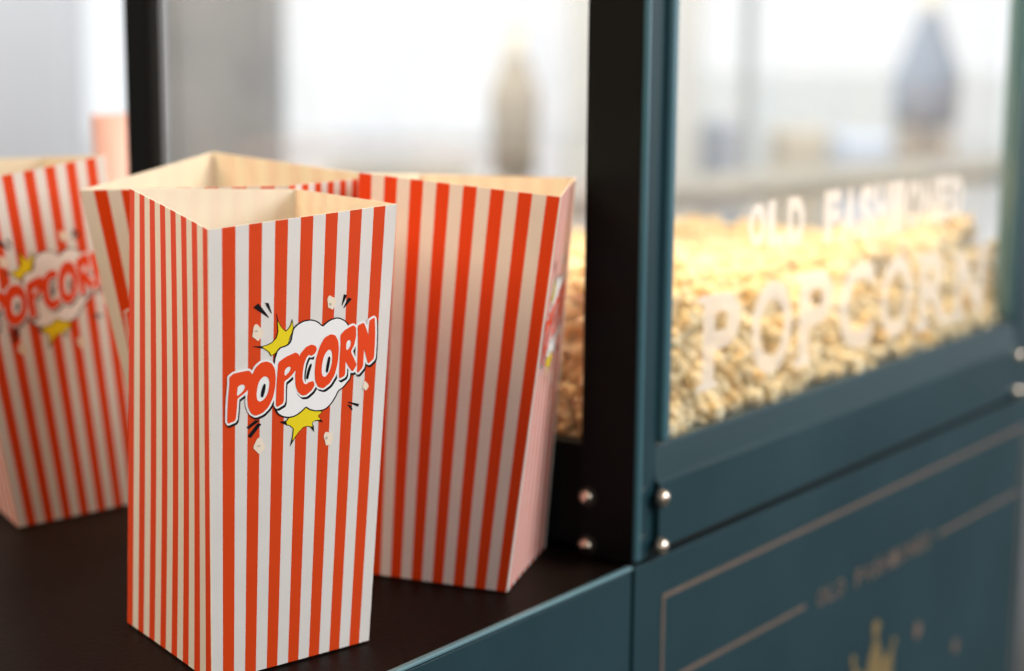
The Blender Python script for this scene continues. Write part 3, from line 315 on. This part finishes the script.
# lettering made from the built-in font, each glyph fitted into its own cell of the X-Z plane
def glyph(ch, off=.0, shear=0):
    cu = bpy.data.curves.new('g', 'FONT'); cu.body = ch; cu.offset = off; cu.resolution_u = 6; cu.shear = shear
    o = bpy.data.objects.new('g', cu); COL.objects.link(o)
    dg = bpy.context.evaluated_depsgraph_get(); me = bpy.data.meshes.new_from_object(o.evaluated_get(dg))
    V = np.array([v.co[:2] for v in me.vertices]); Fs = [list(p.vertices) for p in me.polygons]
    bpy.data.objects.remove(o); bpy.data.curves.remove(cu); bpy.data.meshes.remove(me)
    lo, hi = V.min(0), V.max(0)
    return (V - lo) / (hi - lo), Fs
def put_glyph(bm, ch, x0, x1, zb0, zt0, zb1, zt1, y, off=0.0, serif=0.0):
    V, Fs = glyph(ch, off)
    P = []
    for a, b in V:
        zb = zb0 + (zb1 - zb0) * a; zt = zt0 + (zt1 - zt0) * a
        P.append(bm.verts.new((x0 + (x1 - x0) * a, y, zb + (zt - zb) * b)))
    for f in Fs:
        try: bm.faces.new([P[i] for i in f])
        except ValueError: pass
    bm.normal_update()

bm = bmesh.new()
txt = 'OLD FASHIONED'; x = .2105; cw = (.381 - .2105) / len(txt)
for ch in txt:
    if ch != ' ': put_glyph(bm, ch, x + cw * .1, x + cw * .88, -.0785, -.0675, -.0785, -.0675, YL, .02)
    x += cw
o = mesh_obj('painted_lettering', bm, M_GOLD); o.parent = fp
# crown emblem
bm = bmesh.new()
crown = [(.270, -.175), (.266, -.130), (.278, -.140), (.286, -.143), (.292, -.130), (.2985, -.118), (.306, -.130), (.312, -.141), (.318, -.139), (.327, -.133), (.324, -.175)]
prism(bm, crown, 'y', YL, .0005)
for bx_, bz_, br in ((.2985, -.115, .0056), (.266, -.128, .0034), (.327, -.132, .0030)):
    prism(bm, [(bx_ + br * math.cos(a), bz_ + br * math.sin(a)) for a in np.linspace(0, 2 * math.pi, 20, endpoint=False)], 'y', YL - .0001, .0005)
o = mesh_obj('crown_emblem', bm, M_GOLD2); o.parent = fp
for bx_, bz_, br in ((.365, -.1347, .006), (.237, -.1347, .004), (.432, -.165, .005), (.17, -.165, .004)):
    bm = bmesh.new(); prism(bm, [(bx_ + br * math.cos(a), bz_ + br * math.sin(a)) for a in np.linspace(0, 2 * math.pi, 20, endpoint=False)], 'y', YL - .0001, .0005)
    o = mesh_obj('painted_dot', bm, M_GOLD); o.parent = fp

# ------------------------------------------------------------------ popcorn machine (glazed case)
W, D, H = .5525, .3755, .56; P = .034
mach = thing('popcorn_machine', 'black and teal glass popcorn machine with lettered front pane, screws at its corners', 'popcorn machine', (W / 2, D / 2, 0))
def K(o):
    o.parent = mach; o.matrix_parent_inverse = Matrix.Translation((-W / 2, -D / 2, 0)); return o
def post(x0, x1, y0, y1, bev=.0022):
    bm = bmesh.new(); add_box(bm, x0, x1, y0, y1, .0008, H, bev=bev, seg=6)
    # left facing side gets a separate darker cheek
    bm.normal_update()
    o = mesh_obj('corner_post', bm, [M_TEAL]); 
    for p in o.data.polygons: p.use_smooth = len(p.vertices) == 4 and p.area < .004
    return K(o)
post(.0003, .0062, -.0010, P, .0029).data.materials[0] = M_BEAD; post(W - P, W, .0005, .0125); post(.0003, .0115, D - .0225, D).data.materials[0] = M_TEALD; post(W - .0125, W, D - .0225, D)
K(boxes('corner_post', [(.0064, .0213, .0012, .0150, .0008, H)], M_TEAL, bev=.0006))
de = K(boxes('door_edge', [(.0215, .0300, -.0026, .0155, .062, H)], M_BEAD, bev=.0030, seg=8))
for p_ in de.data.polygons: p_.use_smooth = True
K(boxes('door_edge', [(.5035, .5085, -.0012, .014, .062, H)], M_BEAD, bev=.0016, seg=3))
# front sill: base rail with sloping glazing bead on top
bm = bmesh.new()
prism(bm, [(-.0022, .0052), (-.0022, .0405), (.0006, .0422), (.0022, .0590), (.0034, .0600), (.0150, .0600), (.0150, .0052)], 'x', .0200, W - .0335)
K(mesh_obj('front_sill_rail', bm, M_TEAL))
K(boxes('base_gap_strip', [(.012, W - .012, .004, D - .004, .0006, .0052)], M_RUB))
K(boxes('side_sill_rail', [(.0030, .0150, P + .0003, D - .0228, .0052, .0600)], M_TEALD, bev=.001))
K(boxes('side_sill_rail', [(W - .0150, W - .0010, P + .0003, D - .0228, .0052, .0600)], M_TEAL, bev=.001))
K(boxes('rear_sill_rail', [(P + .0003, W - P - .0003, D - .0150, D - .0010, .0052, .0600)], M_TEAL, bev=.001))
K(boxes('floor_tray', [(.0155, W - .0155, .0155, D - .0155, .030, .034)], pbr('steel_tray', (.5, .48, .45), .35, metal=1)))
# near-black cheek on the side leg of the near post
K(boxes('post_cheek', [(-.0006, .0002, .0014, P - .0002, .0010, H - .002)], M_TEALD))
K(boxes('roof', [(-.006, W + .006, -.006, D + .006, H + .0005, H + .035)], M_TEAL, bev=.004))
K(boxes('rear_door_post', [(W * .5 - .012, W * .5 + .012, D - .010, D - .004, .0603, .0606)], M_TEAL))
gl = {}
gl['f'] = K(boxes('glass_pane', [(.0302, .5033, .0045, .0075, .0602, H)], M_GLASS))
gl['l'] = K(boxes('glass_pane', [(.0157, .0185, P + .0003, D - .0228, .0500, H)], M_GLASS))
gl['r'] = K(boxes('glass_pane', [(W - .0185, W - .0157, P + .0003, D - .0228, .0500, H)], M_GLASS))
gl['b'] = K(boxes('glass_pane', [(P + .0003, W - P - .0003, D - .0185, D - .0157, .0500, H)], M_GLASS))
bm = bmesh.new(); yg = .0041
cells = [('P', .0715, .1120, .0812, .1335), ('O', .1260, .1735, .0785, .1330), ('P', .1830, .2260, .0775, .1325), ('C', .2360, .2830, .0765, .1315),
         ('O', .2940, .3400, .0755, .1295), ('R', .3520, .4010, .0745, .1260), ('N', .4120, .4600, .0735, .1200)]
for ch, x0, x1, zb, zt in cells: put_glyph(bm, ch, x0, x1, zb, zt, zb - .0005, zt - .0008, yg, .03)
def serif(x0, x1, z0, z1):
    vs = [bm.verts.new(p) for p in ((x0, yg - .0001, z0), (x1, yg - .0001, z0), (x1, yg - .0001, z1), (x0, yg - .0001, z1))]; bm.faces.new(vs)
for x0, zb, zt in ((.0715, .0812, .1335), (.183, .0775, .1325), (.352, .0745, .126), (.412, .0735, .12)):
    serif(x0 - .006, x0 + .016, zb - .0005, zb + .004); serif(x0 - .006, x0 + .003, zt - .004, zt)
serif(.390, .407, .0742, .0782); serif(.449, .467, .116, .1198)
o = mesh_obj('window_lettering', bm, M_FILM); o.parent = gl['f']
bm = bmesh.new()
txt = 'OLD FASHIONED'; n = len(txt); x0, x1 = .1175, .4175; cw = (x1 - x0) / n
def zb_(t): return .1555 - .0095 * t - .006 * math.sin(math.pi * t)
def zt_(t): return .1792 - .0062 * t + .002 * math.sin(math.pi * t)
for i, ch in enumerate(txt):
    if ch == ' ': continue
    a, b = (i + .02) / n, (i + .93) / n
    if i == 4:
        o = mesh_obj('window_lettering', bm, M_FILM); o.parent = gl['f']; bm = bmesh.new()
    put_glyph(bm, ch, x0 + (x1 - x0) * a, x0 + (x1 - x0) * b, zb_(a), zt_(a), zb_(b), zt_(b), yg, .06)
o = mesh_obj('window_lettering', bm, M_FILM); o.parent = gl['f']
# screws
def bolt(loc, nrm):
    bm = bmesh.new()
    lathe(bm, [(.0040, 0), (.0043, .0008), (.0042, .0022), (.0034, .0036), (.0020, .0044), (.0006, .0047)], 24)
    m4 = Vector((0, 0, 1)).rotation_difference(Vector(nrm)).to_matrix().to_4x4()
    bmesh.ops.transform(bm, matrix=Matrix.Translation(loc) @ m4, verts=bm.verts)
    s = K(mesh_obj('screw', bm, M_BOLT, smooth=True))
    bm = bmesh.new(); lathe(bm, [(.0056, 0), (.0056, .0006), (.0044, .0009)], 20)
    bmesh.ops.transform(bm, matrix=Matrix.Translation(loc) @ m4, verts=bm.verts)
    wsh = mesh_obj('washer', bm, M_RUB); wsh.parent = s
for z in (.0330, .0055 + .0035 - .0025):
    bolt((.0208, -.0024, z), (0, -1, 0)); bolt((-.0006, .0294, z), (-1, 0, 0)); bolt((.5195, -.0006, z), (0, -1, 0))
K(boxes('hinge_plate', [(.5130, .5250, -.0004, .0006, .0012, .0420)], M_TEALD, bev=.0002))
# warm heating lamp under the roof
bm = bmesh.new(); lathe(bm, [(.012, .535), (.045, .520), (.048, .512), (.040, .513)], 24, W * .45, D * .5)
lampm = K(mesh_obj('heat_lamp', bm, M_BOLT, smooth=True))

# ------------------------------------------------------------------ popcorn
def ico(sub):
    bm = bmesh.new(); bmesh.ops.create_icosphere(bm, subdivisions=sub, radius=1)
    bm.verts.index_update()
    V = np.array([v.co[:] for v in bm.verts]); F_ = np.array([[v.index for v in f.verts] for f in bm.faces]); bm.free(); return V, F_
IV, IF = ico(2)
def kernel_variant(r):
    Vs, Fs, n = [], [], 0
    k = r.integers(7, 11)
    for i in range(k):
        d = r.normal(size=3); d /= np.linalg.norm(d)
        s = r.uniform(.26, .50); c = d * r.uniform(.40, .72) if i else d * 0
        sc_ = r.uniform(.75, 1.15, 3)
        bump = 1 + .13 * np.sin(IV @ r.normal(size=3) * 4 + r.uniform(0, 6)) + .07 * np.sin(IV @ r.normal(size=3) * 8)
        Vs.append(IV * bump[:, None] * s * sc_ + c); Fs.append(IF + n); n += len(IV)
    return np.concatenate(Vs), np.concatenate(Fs)
VAR = [kernel_variant(rng) for _ in range(9)]
def popcorn_mat():
    m, nt, out = mat('buttered_popcorn')
    b = nt.nodes.new('ShaderNodeBsdfPrincipled'); nt.links.new(b.outputs[0], out.inputs[0])
    g = nt.nodes.new('ShaderNodeNewGeometry'); tc = nt.nodes.new('ShaderNodeTexCoord')
    n = nt.nodes.new('ShaderNodeTexNoise'); n.inputs['Scale'].default_value = 95; n.inputs['Detail'].default_value = 3
    nt.links.new(g.outputs['Position'], n.inputs['Vector'])
    cr = nt.nodes.new('ShaderNodeValToRGB'); nt.links.new(n.outputs['Fac'], cr.inputs[0])
    e = cr.color_ramp.elements; e[0].position = .33; e[0].color = (.92, .66, .30, 1); e[1].position = .60; e[1].color = (.96, .88, .66, 1)
    k = e.new(.45); k.color = (.95, .80, .49, 1)
    nt.links.new(cr.outputs[0], b.inputs['Base Color'])
    b.inputs['Roughness'].default_value = .8; b.inputs['Specular IOR Level'].default_value = .2
    tr = nt.nodes.new('ShaderNodeBsdfTranslucent'); nt.links.new(cr.outputs[0], tr.inputs[0])
    ms = nt.nodes.new('ShaderNodeMixShader'); ms.inputs[0].default_value = .30
    nt.links.new(b.outputs[0], ms.inputs[1]); nt.links.new(tr.outputs[0], ms.inputs[2]); nt.links.new(ms.outputs[0], out.inputs[0])
    return m
M_POP = popcorn_mat()
def top_z(x, y):
    return .117 - .026 * (y / .37) + .008 * math.sin(x * 17 + 1) * math.cos(y * 14) + .005 * math.sin(x * 43 + 2) * math.cos(y * 31 + 1) + .003 * math.sin(x * 90) * math.sin(y * 71) - .012 * math.exp(-(y - .015) / .012) + .012 * math.exp(-((x - .48) ** 2 + (y - .05) ** 2) / .004) + .016 * math.exp(-((x - .1) ** 2 + (y - .12) ** 2) / .02)
X0, X1, Y0, Y1 = .0255, W - .0255, .0150, D - .0255
pts = []
s = .0118
for ix in range(int((X1 - X0) / s) + 1):
    for iy in range(int((Y1 - Y0) / s) + 1):
        x = X0 + ix * s + rng.uniform(-.003, .003); y = Y0 + iy * s + rng.uniform(-.003, .003)
        if x > X0 + .024 and y > Y0 + .022: pts.append((x, y, top_z(x, y) + rng.uniform(-.006, .006), 0))
def wall(fixed, axis, a, b):
    u = a
    while u < b:
        z = .040 + rng.uniform(0, .004)
        while True:
            x, y = (u, fixed) if axis == 'x' else (fixed, u)
            if z > top_z(x, y): break
            j = rng.uniform(0, .004)
            if fixed < .1: j += max(0, z - .066) * .42
            xx = x + rng.uniform(-.002, .002) if axis == 'x' else x + (j if fixed < .2 else -j)
            yy = y + j if axis == 'x' and fixed < .1 else (y - j if axis == 'x' else y + rng.uniform(-.002, .002))
            pts.append((min(max(xx, X0), X1), min(max(yy, Y0), Y1), z, 1 if (axis == 'x' and fixed < .1) else 0)); z += s * rng.uniform(.85, 1.1)
        u += s * rng.uniform(.9, 1.1)
wall(Y0, 'x', X0, X1); wall(Y1, 'x', X0, X1); wall(X0, 'y', Y0, Y1); wall(X1, 'y', Y0, Y1)
front = [p for p in pts if p[3] == 1 and p[2] > .055]
front.sort(key=lambda p: p[0])
indiv = front[:300]; iset = set(indiv)
rest = [p for p in pts if p not in iset]
def randrot(r):
    q = r.normal(size=4); q /= np.linalg.norm(q); w_, x, y, z = q
    return np.array([[1 - 2 * (y * y + z * z), 2 * (x * y - z * w_), 2 * (x * z + y * w_)], [2 * (x * y + z * w_), 1 - 2 * (x * x + z * z), 2 * (y * z - x * w_)], [2 * (x * z - y * w_), 2 * (y * z + x * w_), 1 - 2 * (x * x + y * y)]])
KR = .0102
AV, AF, n = [], [], 0
for p in rest:
    V, F_ = VAR[rng.integers(0, 9)]
    AV.append((V * KR * rng.uniform(.8, 1.15)) @ randrot(rng).T + np.array(p[:3])); AF.append(F_ + n); n += len(V)
AV = np.concatenate(AV); AF = np.concatenate(AF)
me = bpy.data.meshes.new('popcorn_heap')
me.vertices.add(len(AV)); me.vertices.foreach_set('co', AV.ravel())
me.loops.add(AF.size); me.loops.foreach_set('vertex_index', AF.ravel().astype(np.int32))
me.polygons.add(len(AF)); me.polygons.foreach_set('loop_start', np.arange(0, AF.size, 3, dtype=np.int32)); me.polygons.foreach_set('loop_total', np.full(len(AF), 3, dtype=np.int32))
me.update(calc_edges=True); me.materials.append(M_POP); me.polygons.foreach_set('use_smooth', np.ones(len(AF), bool))
heap = link(bpy.data.objects.new('popcorn_heap', me)); tag(heap, 'heap of buttery popcorn filling the bottom of the glass machine', 'popcorn', kind='stuff')
# packed core below the loose top layer, same popcorn
bm = bmesh.new()
NX_, NY_ = 50, 34
T_ = [[bm.verts.new((X0 + .026 + (X1 - X0 - .031) * i / NX_, Y0 + .026 + (Y1 - Y0 - .031) * j / NY_, 0)) for i in range(NX_ + 1)] for j in range(NY_ + 1)]
for row in T_:
    for v in row: v.co.z = top_z(v.co.x, v.co.y) - .005
for j in range(NY_):
    for i in range(NX_): bm.faces.new((T_[j][i], T_[j][i + 1], T_[j + 1][i + 1], T_[j + 1][i]))
ext = bmesh.ops.extrude_edge_only(bm, edges=[e for e in bm.edges if e.is_boundary])
for v in [g for g in ext['geom'] if isinstance(g, bmesh.types.BMVert)]:
    v.co.z = .0345
    if v.co.x < X0 + .04: v.co.x = X0 + .005
    if v.co.y < Y0 + .04: v.co.y = Y0 + .005
tmp = bpy.data.meshes.new('t'); bm.to_mesh(tmp); bm.free()
core = bpy.data.objects.new('packed_popcorn', tmp); tmp.materials.append(M_POP); link(core, heap); core['kind'] = 'stuff'
KM = []
for V, F_ in VAR:
    m_ = bpy.data.meshes.new('popcorn_piece'); m_.from_pydata((V * KR).tolist(), [], F_.tolist()); m_.materials.append(M_POP)
    m_.polygons.foreach_set('use_smooth', np.ones(len(F_), bool)); KM.append(m_)
for p in indiv:
    o = bpy.data.objects.new('popcorn_piece', KM[rng.integers(0, 9)]); o.location = p[:3]; o.rotation_euler = rng.uniform(0, 6.28, 3)
    s_ = rng.uniform(.8, 1.2); o.scale = (s_, s_, s_); link(o)
    tag(o, 'popped corn piece lying just inside the lettered front glass', 'popcorn piece', 'popcorn pieces against the front glass')

# ------------------------------------------------------------------ surroundings far out of focus
CAM = np.array([-0.8241498519812076, -0.5172196428677017, 0.3]); RT = np.array([0.588153845796107, -0.808704173635768, 0.00852133905786614]); UP = np.array([0.1409018347864298, 0.11283892210118675, 0.9835720871460619]); FW = np.array([0.7963803906608117, 0.5772910333645692, -0.1803145478540235]); FP = 1933.27
def ray(px, py): return FW + RT * (px - 512) / FP - UP * (py - 335.5) / FP
def at(px, py, t): return CAM + ray(px, py) * t          # used once to find where each blurred thing stands
GZ = -.95
bm = bmesh.new(); bmesh.ops.create_grid(bm, x_segments=4, y_segments=4, size=40)
g = mesh_obj('ground', bm, M_FLOOR); g.location = (0, 0, GZ); g['kind'] = 'structure'
bm = bmesh.new(); ring = []
for rr_ in (7.5, 30):
    ring.append([bm.verts.new((rr_ * math.cos(R(-80 + 5 * i)), rr_ * math.sin(R(-80 + 5 * i)), 0)) for i in range(43)])
for i in range(42): bm.faces.new((ring[0][i], ring[1][i], ring[1][i + 1], ring[0][i + 1]))
g = mesh_obj('terrace', bm, pbr('white_terrace_paving', (.78, .78, .77), .6, noise=.06, nscale=1.2)); g.location = (0, 0, GZ + .004); g['kind'] = 'structure'
bm = bmesh.new()                                         # bright sky all around the far side
N = 48; a0, a1 = R(-58), R(125); RR = 16
ring = [[bm.verts.new((CAM[0] + RR * math.cos(a0 + (a1 - a0) * i / N), CAM[1] + RR * math.sin(a0 + (a1 - a0) * i / N), z)) for i in range(N + 1)] for z in (GZ - .2, 9)]
for i in range(N): bm.faces.new((ring[0][i], ring[0][i + 1], ring[1][i + 1], ring[1][i]))
sky = mesh_obj('sky', bm, emit('overcast_glare', (.94, .975, 1.0), 1.15)); sky['kind'] = 'structure'

yawv = math.atan2(FW[1], FW[0])
def slab(name, px0, px1, t, ztop, m, depth=.2, label=None, cat=None, zbot=GZ, kind=None, group=None, bev=.01):
    a = at(px0, 100, t); b = at(px1, 100, t); wd = np.linalg.norm((b - a)[:2]); c = (a + b) / 2
    bm = bmesh.new(); add_box(bm, -wd / 2, wd / 2, -depth / 2, depth / 2, 0, ztop - zbot, bev=bev)
    o = mesh_obj(name, bm, m); o.location = (c[0], c[1], zbot); o.rotation_euler = (0, 0, yawv - math.pi / 2)
    return tag(o, label, cat, group, kind)
def zat(py, t, px=512): return at(px, py, t)[2]
M_GREY = pbr('pale_render', (.38, .375, .365), .7, noise=.05, nscale=2)
M_LGREY = pbr('off_white_panel', (.80, .80, .82), .7, noise=.04, nscale=2)
M_WARMG = pbr('warm_grey_board', (.62, .60, .54), .7)
M_SLATE = pbr('slate_cloth', (.17, .22, .29), .8, noise=.1, nscale=6)
M_BROWN = pbr('brown_cloth', (.42, .35, .26), .8, noise=.1, nscale=6)
M_TAN = pbr('tan_wood', (.55, .48, .36), .7, noise=.15, nscale=5)
M_OLIVE = pbr('olive_grey_bench', (.33, .31, .25), .7, noise=.1, nscale=5)
M_MINT = pbr('mint_grey_steel', (.42, .50, .49), .5)
M_PINK = pbr('pink_paper', (.82, .52, .50), .6)
M_WHT = pbr('white_paper', (.86, .85, .84), .6)
slab('wall', -60, 78, 6, 3.2, M_LGREY, .3, 'off-white wall panel at the far left, blurred', 'wall')
slab('pillar', 168, 279, 5, 3.2, M_GREY, .3, 'wide grey pillar blurred behind the machine left of centre', 'pillar')
slab('pillar', 532, 560, 6.5, 3.2, M_LGREY, .12, 'slim off-white pillar beside the closed brown parasol', 'pillar')
slab('pillar', 566, 700, 7.5, 3.2, M_WARMG, .12, 'warm grey pillar seen behind the black corner post', 'pillar')
slab('pole', 741, 752, 5, 3.0, M_MINT, .06, 'thin grey-green pole blurred behind the lettered glass', 'pole')
slab('low_wall', 690, 1100, 12, zat(70, 12), pbr('distant_pale_wall', (.80, .84, .83), .8), .2, 'long low pale wall in the far distance at right', 'wall')
def parasol(px, py_top, py_wide, py_bot, wpx, t, m, label):
    """closed parasol: pole, gathered cloth cone with folds"""
    c = at(px, py_bot, t); base = thing('closed_parasol', label, 'parasol', (c[0], c[1], GZ), group='closed parasols in the background')
    zt, zw, zb = zat(py_top, t, px) - GZ, zat(py_wide, t, px) - GZ, zat(py_bot, t, px) - GZ
    rw = wpx / 2 * t / FP
    bm = bmesh.new(); lathe(bm, [(.03, .04), (.03, zt)], 12); mesh_obj('pole', bm, M_TAN, base, True)
    bm = bmesh.new(); lathe(bm, [(.22, 0), (.24, .03), (.05, .05)], 24); mesh_obj('base', bm, M_GREY, base)
    bm = bmesh.new(); K_ = 48; prof = [(.03, zt + .05), (.30, zt * .72 + zw * .28), (.62, zt * .4 + zw * .6), (.9, zt * .12 + zw * .88), (1.0, zw), (.93, (zw + zb) / 2), (.9, zb)]
    rings = []
    for r_, z in prof: rings.append([bm.verts.new((rw * r_ * (1 + .10 * math.cos(8 * 2 * math.pi * k / K_)) * math.cos(2 * math.pi * k / K_), rw * r_ * (1 + .10 * math.cos(8 * 2 * math.pi * k / K_)) * math.sin(2 * math.pi * k / K_), z)) for k in range(K_)])
    for a, b in zip(rings, rings[1:]):
        for k in range(K_): bm.faces.new((a[k], b[k], b[(k + 1) % K_], a[(k + 1) % K_]))
    bm.faces.new(rings[0]); bm.faces.new(rings[-1][::-1]); mesh_obj('canopy', bm, m, base, True)
parasol(514, 25, 95, 178, 46, 6, M_BROWN, 'closed brown parasol blurred between the popcorn boxes and black post')
parasol(925, -15, 80, 128, 66, 6, M_SLATE, 'closed slate-blue parasol blurred behind the right end of the lettered glass')
def planter(px0, px1, py, t, m, label, name='planter', cat='planter', py2=None):
    slab(name, px0, px1, t, zat(py, t), m, .4, label, cat, zbot=zat(py2, t) if py2 else GZ)
planter(776, 832, 128, 8.0, M_TAN, 'tan wooden planter, left of the pale blue crate')
planter(905, 945, 126, 7.0, M_BROWN, 'dark brown planter under the slate-blue parasol')
planter(838, 892, 134, 7.4, pbr('pale_blue_crate', (.55, .62, .72), .6), 'pale blue crate between tan planter and brown planter', 'crate', 'crate')
planter(704, 738, 122, 8.0, pbr('dull_blue_box', (.36, .42, .50), .7), 'dull blue box left of the grey-green pole', 'crate', 'crate')
planter(330, 470, 166, 8.0, M_OLIVE, 'low olive-grey planter blurred above the popcorn box rims')
# long bench whose front runs parallel to the machine
c = at(840, 172, 3.4); zb = c[2]
bn = thing('bench', 'long olive-grey bench running behind the OLD FASHIONED lettering', 'bench', (c[0], c[1], GZ), R(-17))
boxes('bench_top', [(-.9, .9, -.10, .10, zb - GZ - .028, zb - GZ)], M_OLIVE, bn, bev=.004)
for sx in (-.8, .8):
    boxes('leg', [(sx - .03, sx + .03, -.1, .1, 0, zb - GZ - .0285)], M_GREY, bn)
# pink paper cup farther back on the counter
c = at(121, 300, 1.36); kz = 0
cup = thing('paper_cup', 'pink paper cup standing on the counter behind the farthest left popcorn box', 'cup', (c[0], c[1], -.0004))
cz = zat(112, 1.36, 118)
bm = bmesh.new(); lathe(bm, [(.011, .0005), (.017, cz), (.0165, cz), (.0105, .002)], 28); mesh_obj('cup_wall', bm, M_PINK, cup, True)


# ------------------------------------------------------------------ lights
w_ = bpy.data.worlds.new('World'); sc.world = w_; w_.use_nodes = True
w_.node_tree.nodes['Background'].inputs[0].default_value = (1.0, .84, .70, 1); w_.node_tree.nodes['Background'].inputs[1].default_value = .24
def area(name, loc, target, size, power, color, sy=None):
    l = bpy.data.lights.new(name, 'AREA'); l.size = size; l.energy = power; l.color = color
    if sy: l.shape = 'RECTANGLE'; l.size_y = sy
    o = bpy.data.objects.new(name, l); o.location = loc
    o.rotation_euler = (Vector(target) - Vector(loc)).to_track_quat('-Z', 'Y').to_euler(); link(o); return o
area('key_window', (1.1, -1.9, 1.4), (0, .05, .1), 1.4, 62, (1.0, .99, .98))
area('shop_window', (-1.4, -3.3, 1.5), (-.1, .05, .15), .9, 26, (.97, .99, 1.0), 2.0)
area('room_light', (-.90, .42, .90), (-.15, .1, .18), .6, 11, (1.0, .74, .46))
area('machine_lamp', (W * .40, D * .35, .48), (W * .38, D * .2, 0), .22, 3.4, (1.0, .76, .48))
area('added_terrace_fill', (2.6, 2.6, 4.5), (8.0, 6.2, -.5), 2.5, 800, (.93, .97, 1))  # unseen fill lamp, added to brighten the background walls and paving

# ------------------------------------------------------------------ camera
cd = bpy.data.cameras.new('Camera'); cam = bpy.data.objects.new('Camera', cd); link(cam)
cd.sensor_width = 36; cd.lens = 36 * FP / 1024; cd.clip_start = .02; cd.clip_end = 200
m = Matrix.Identity(4)
for i in range(3): m[i][0] = RT[i]; m[i][1] = UP[i]; m[i][2] = -FW[i]; m[i][3] = CAM[i]
cam.matrix_world = m
cd.dof.use_dof = True; cd.dof.focus_distance = 0.8404; cd.dof.aperture_fstop = 4.4; cd.dof.aperture_blades = 0
sc.camera = cam
sc.view_settings.view_transform = 'Standard'; sc.view_settings.look = 'None'; sc.view_settings.exposure = 0; sc.view_settings.gamma = 1
sc.render.engine = 'CYCLES'
sc.cycles.max_bounces = 10; sc.cycles.transparent_max_bounces = 16; sc.cycles.transmission_bounces = 8
sc.cycles.sample_clamp_indirect = 6
sc.cycles.use_denoising = True
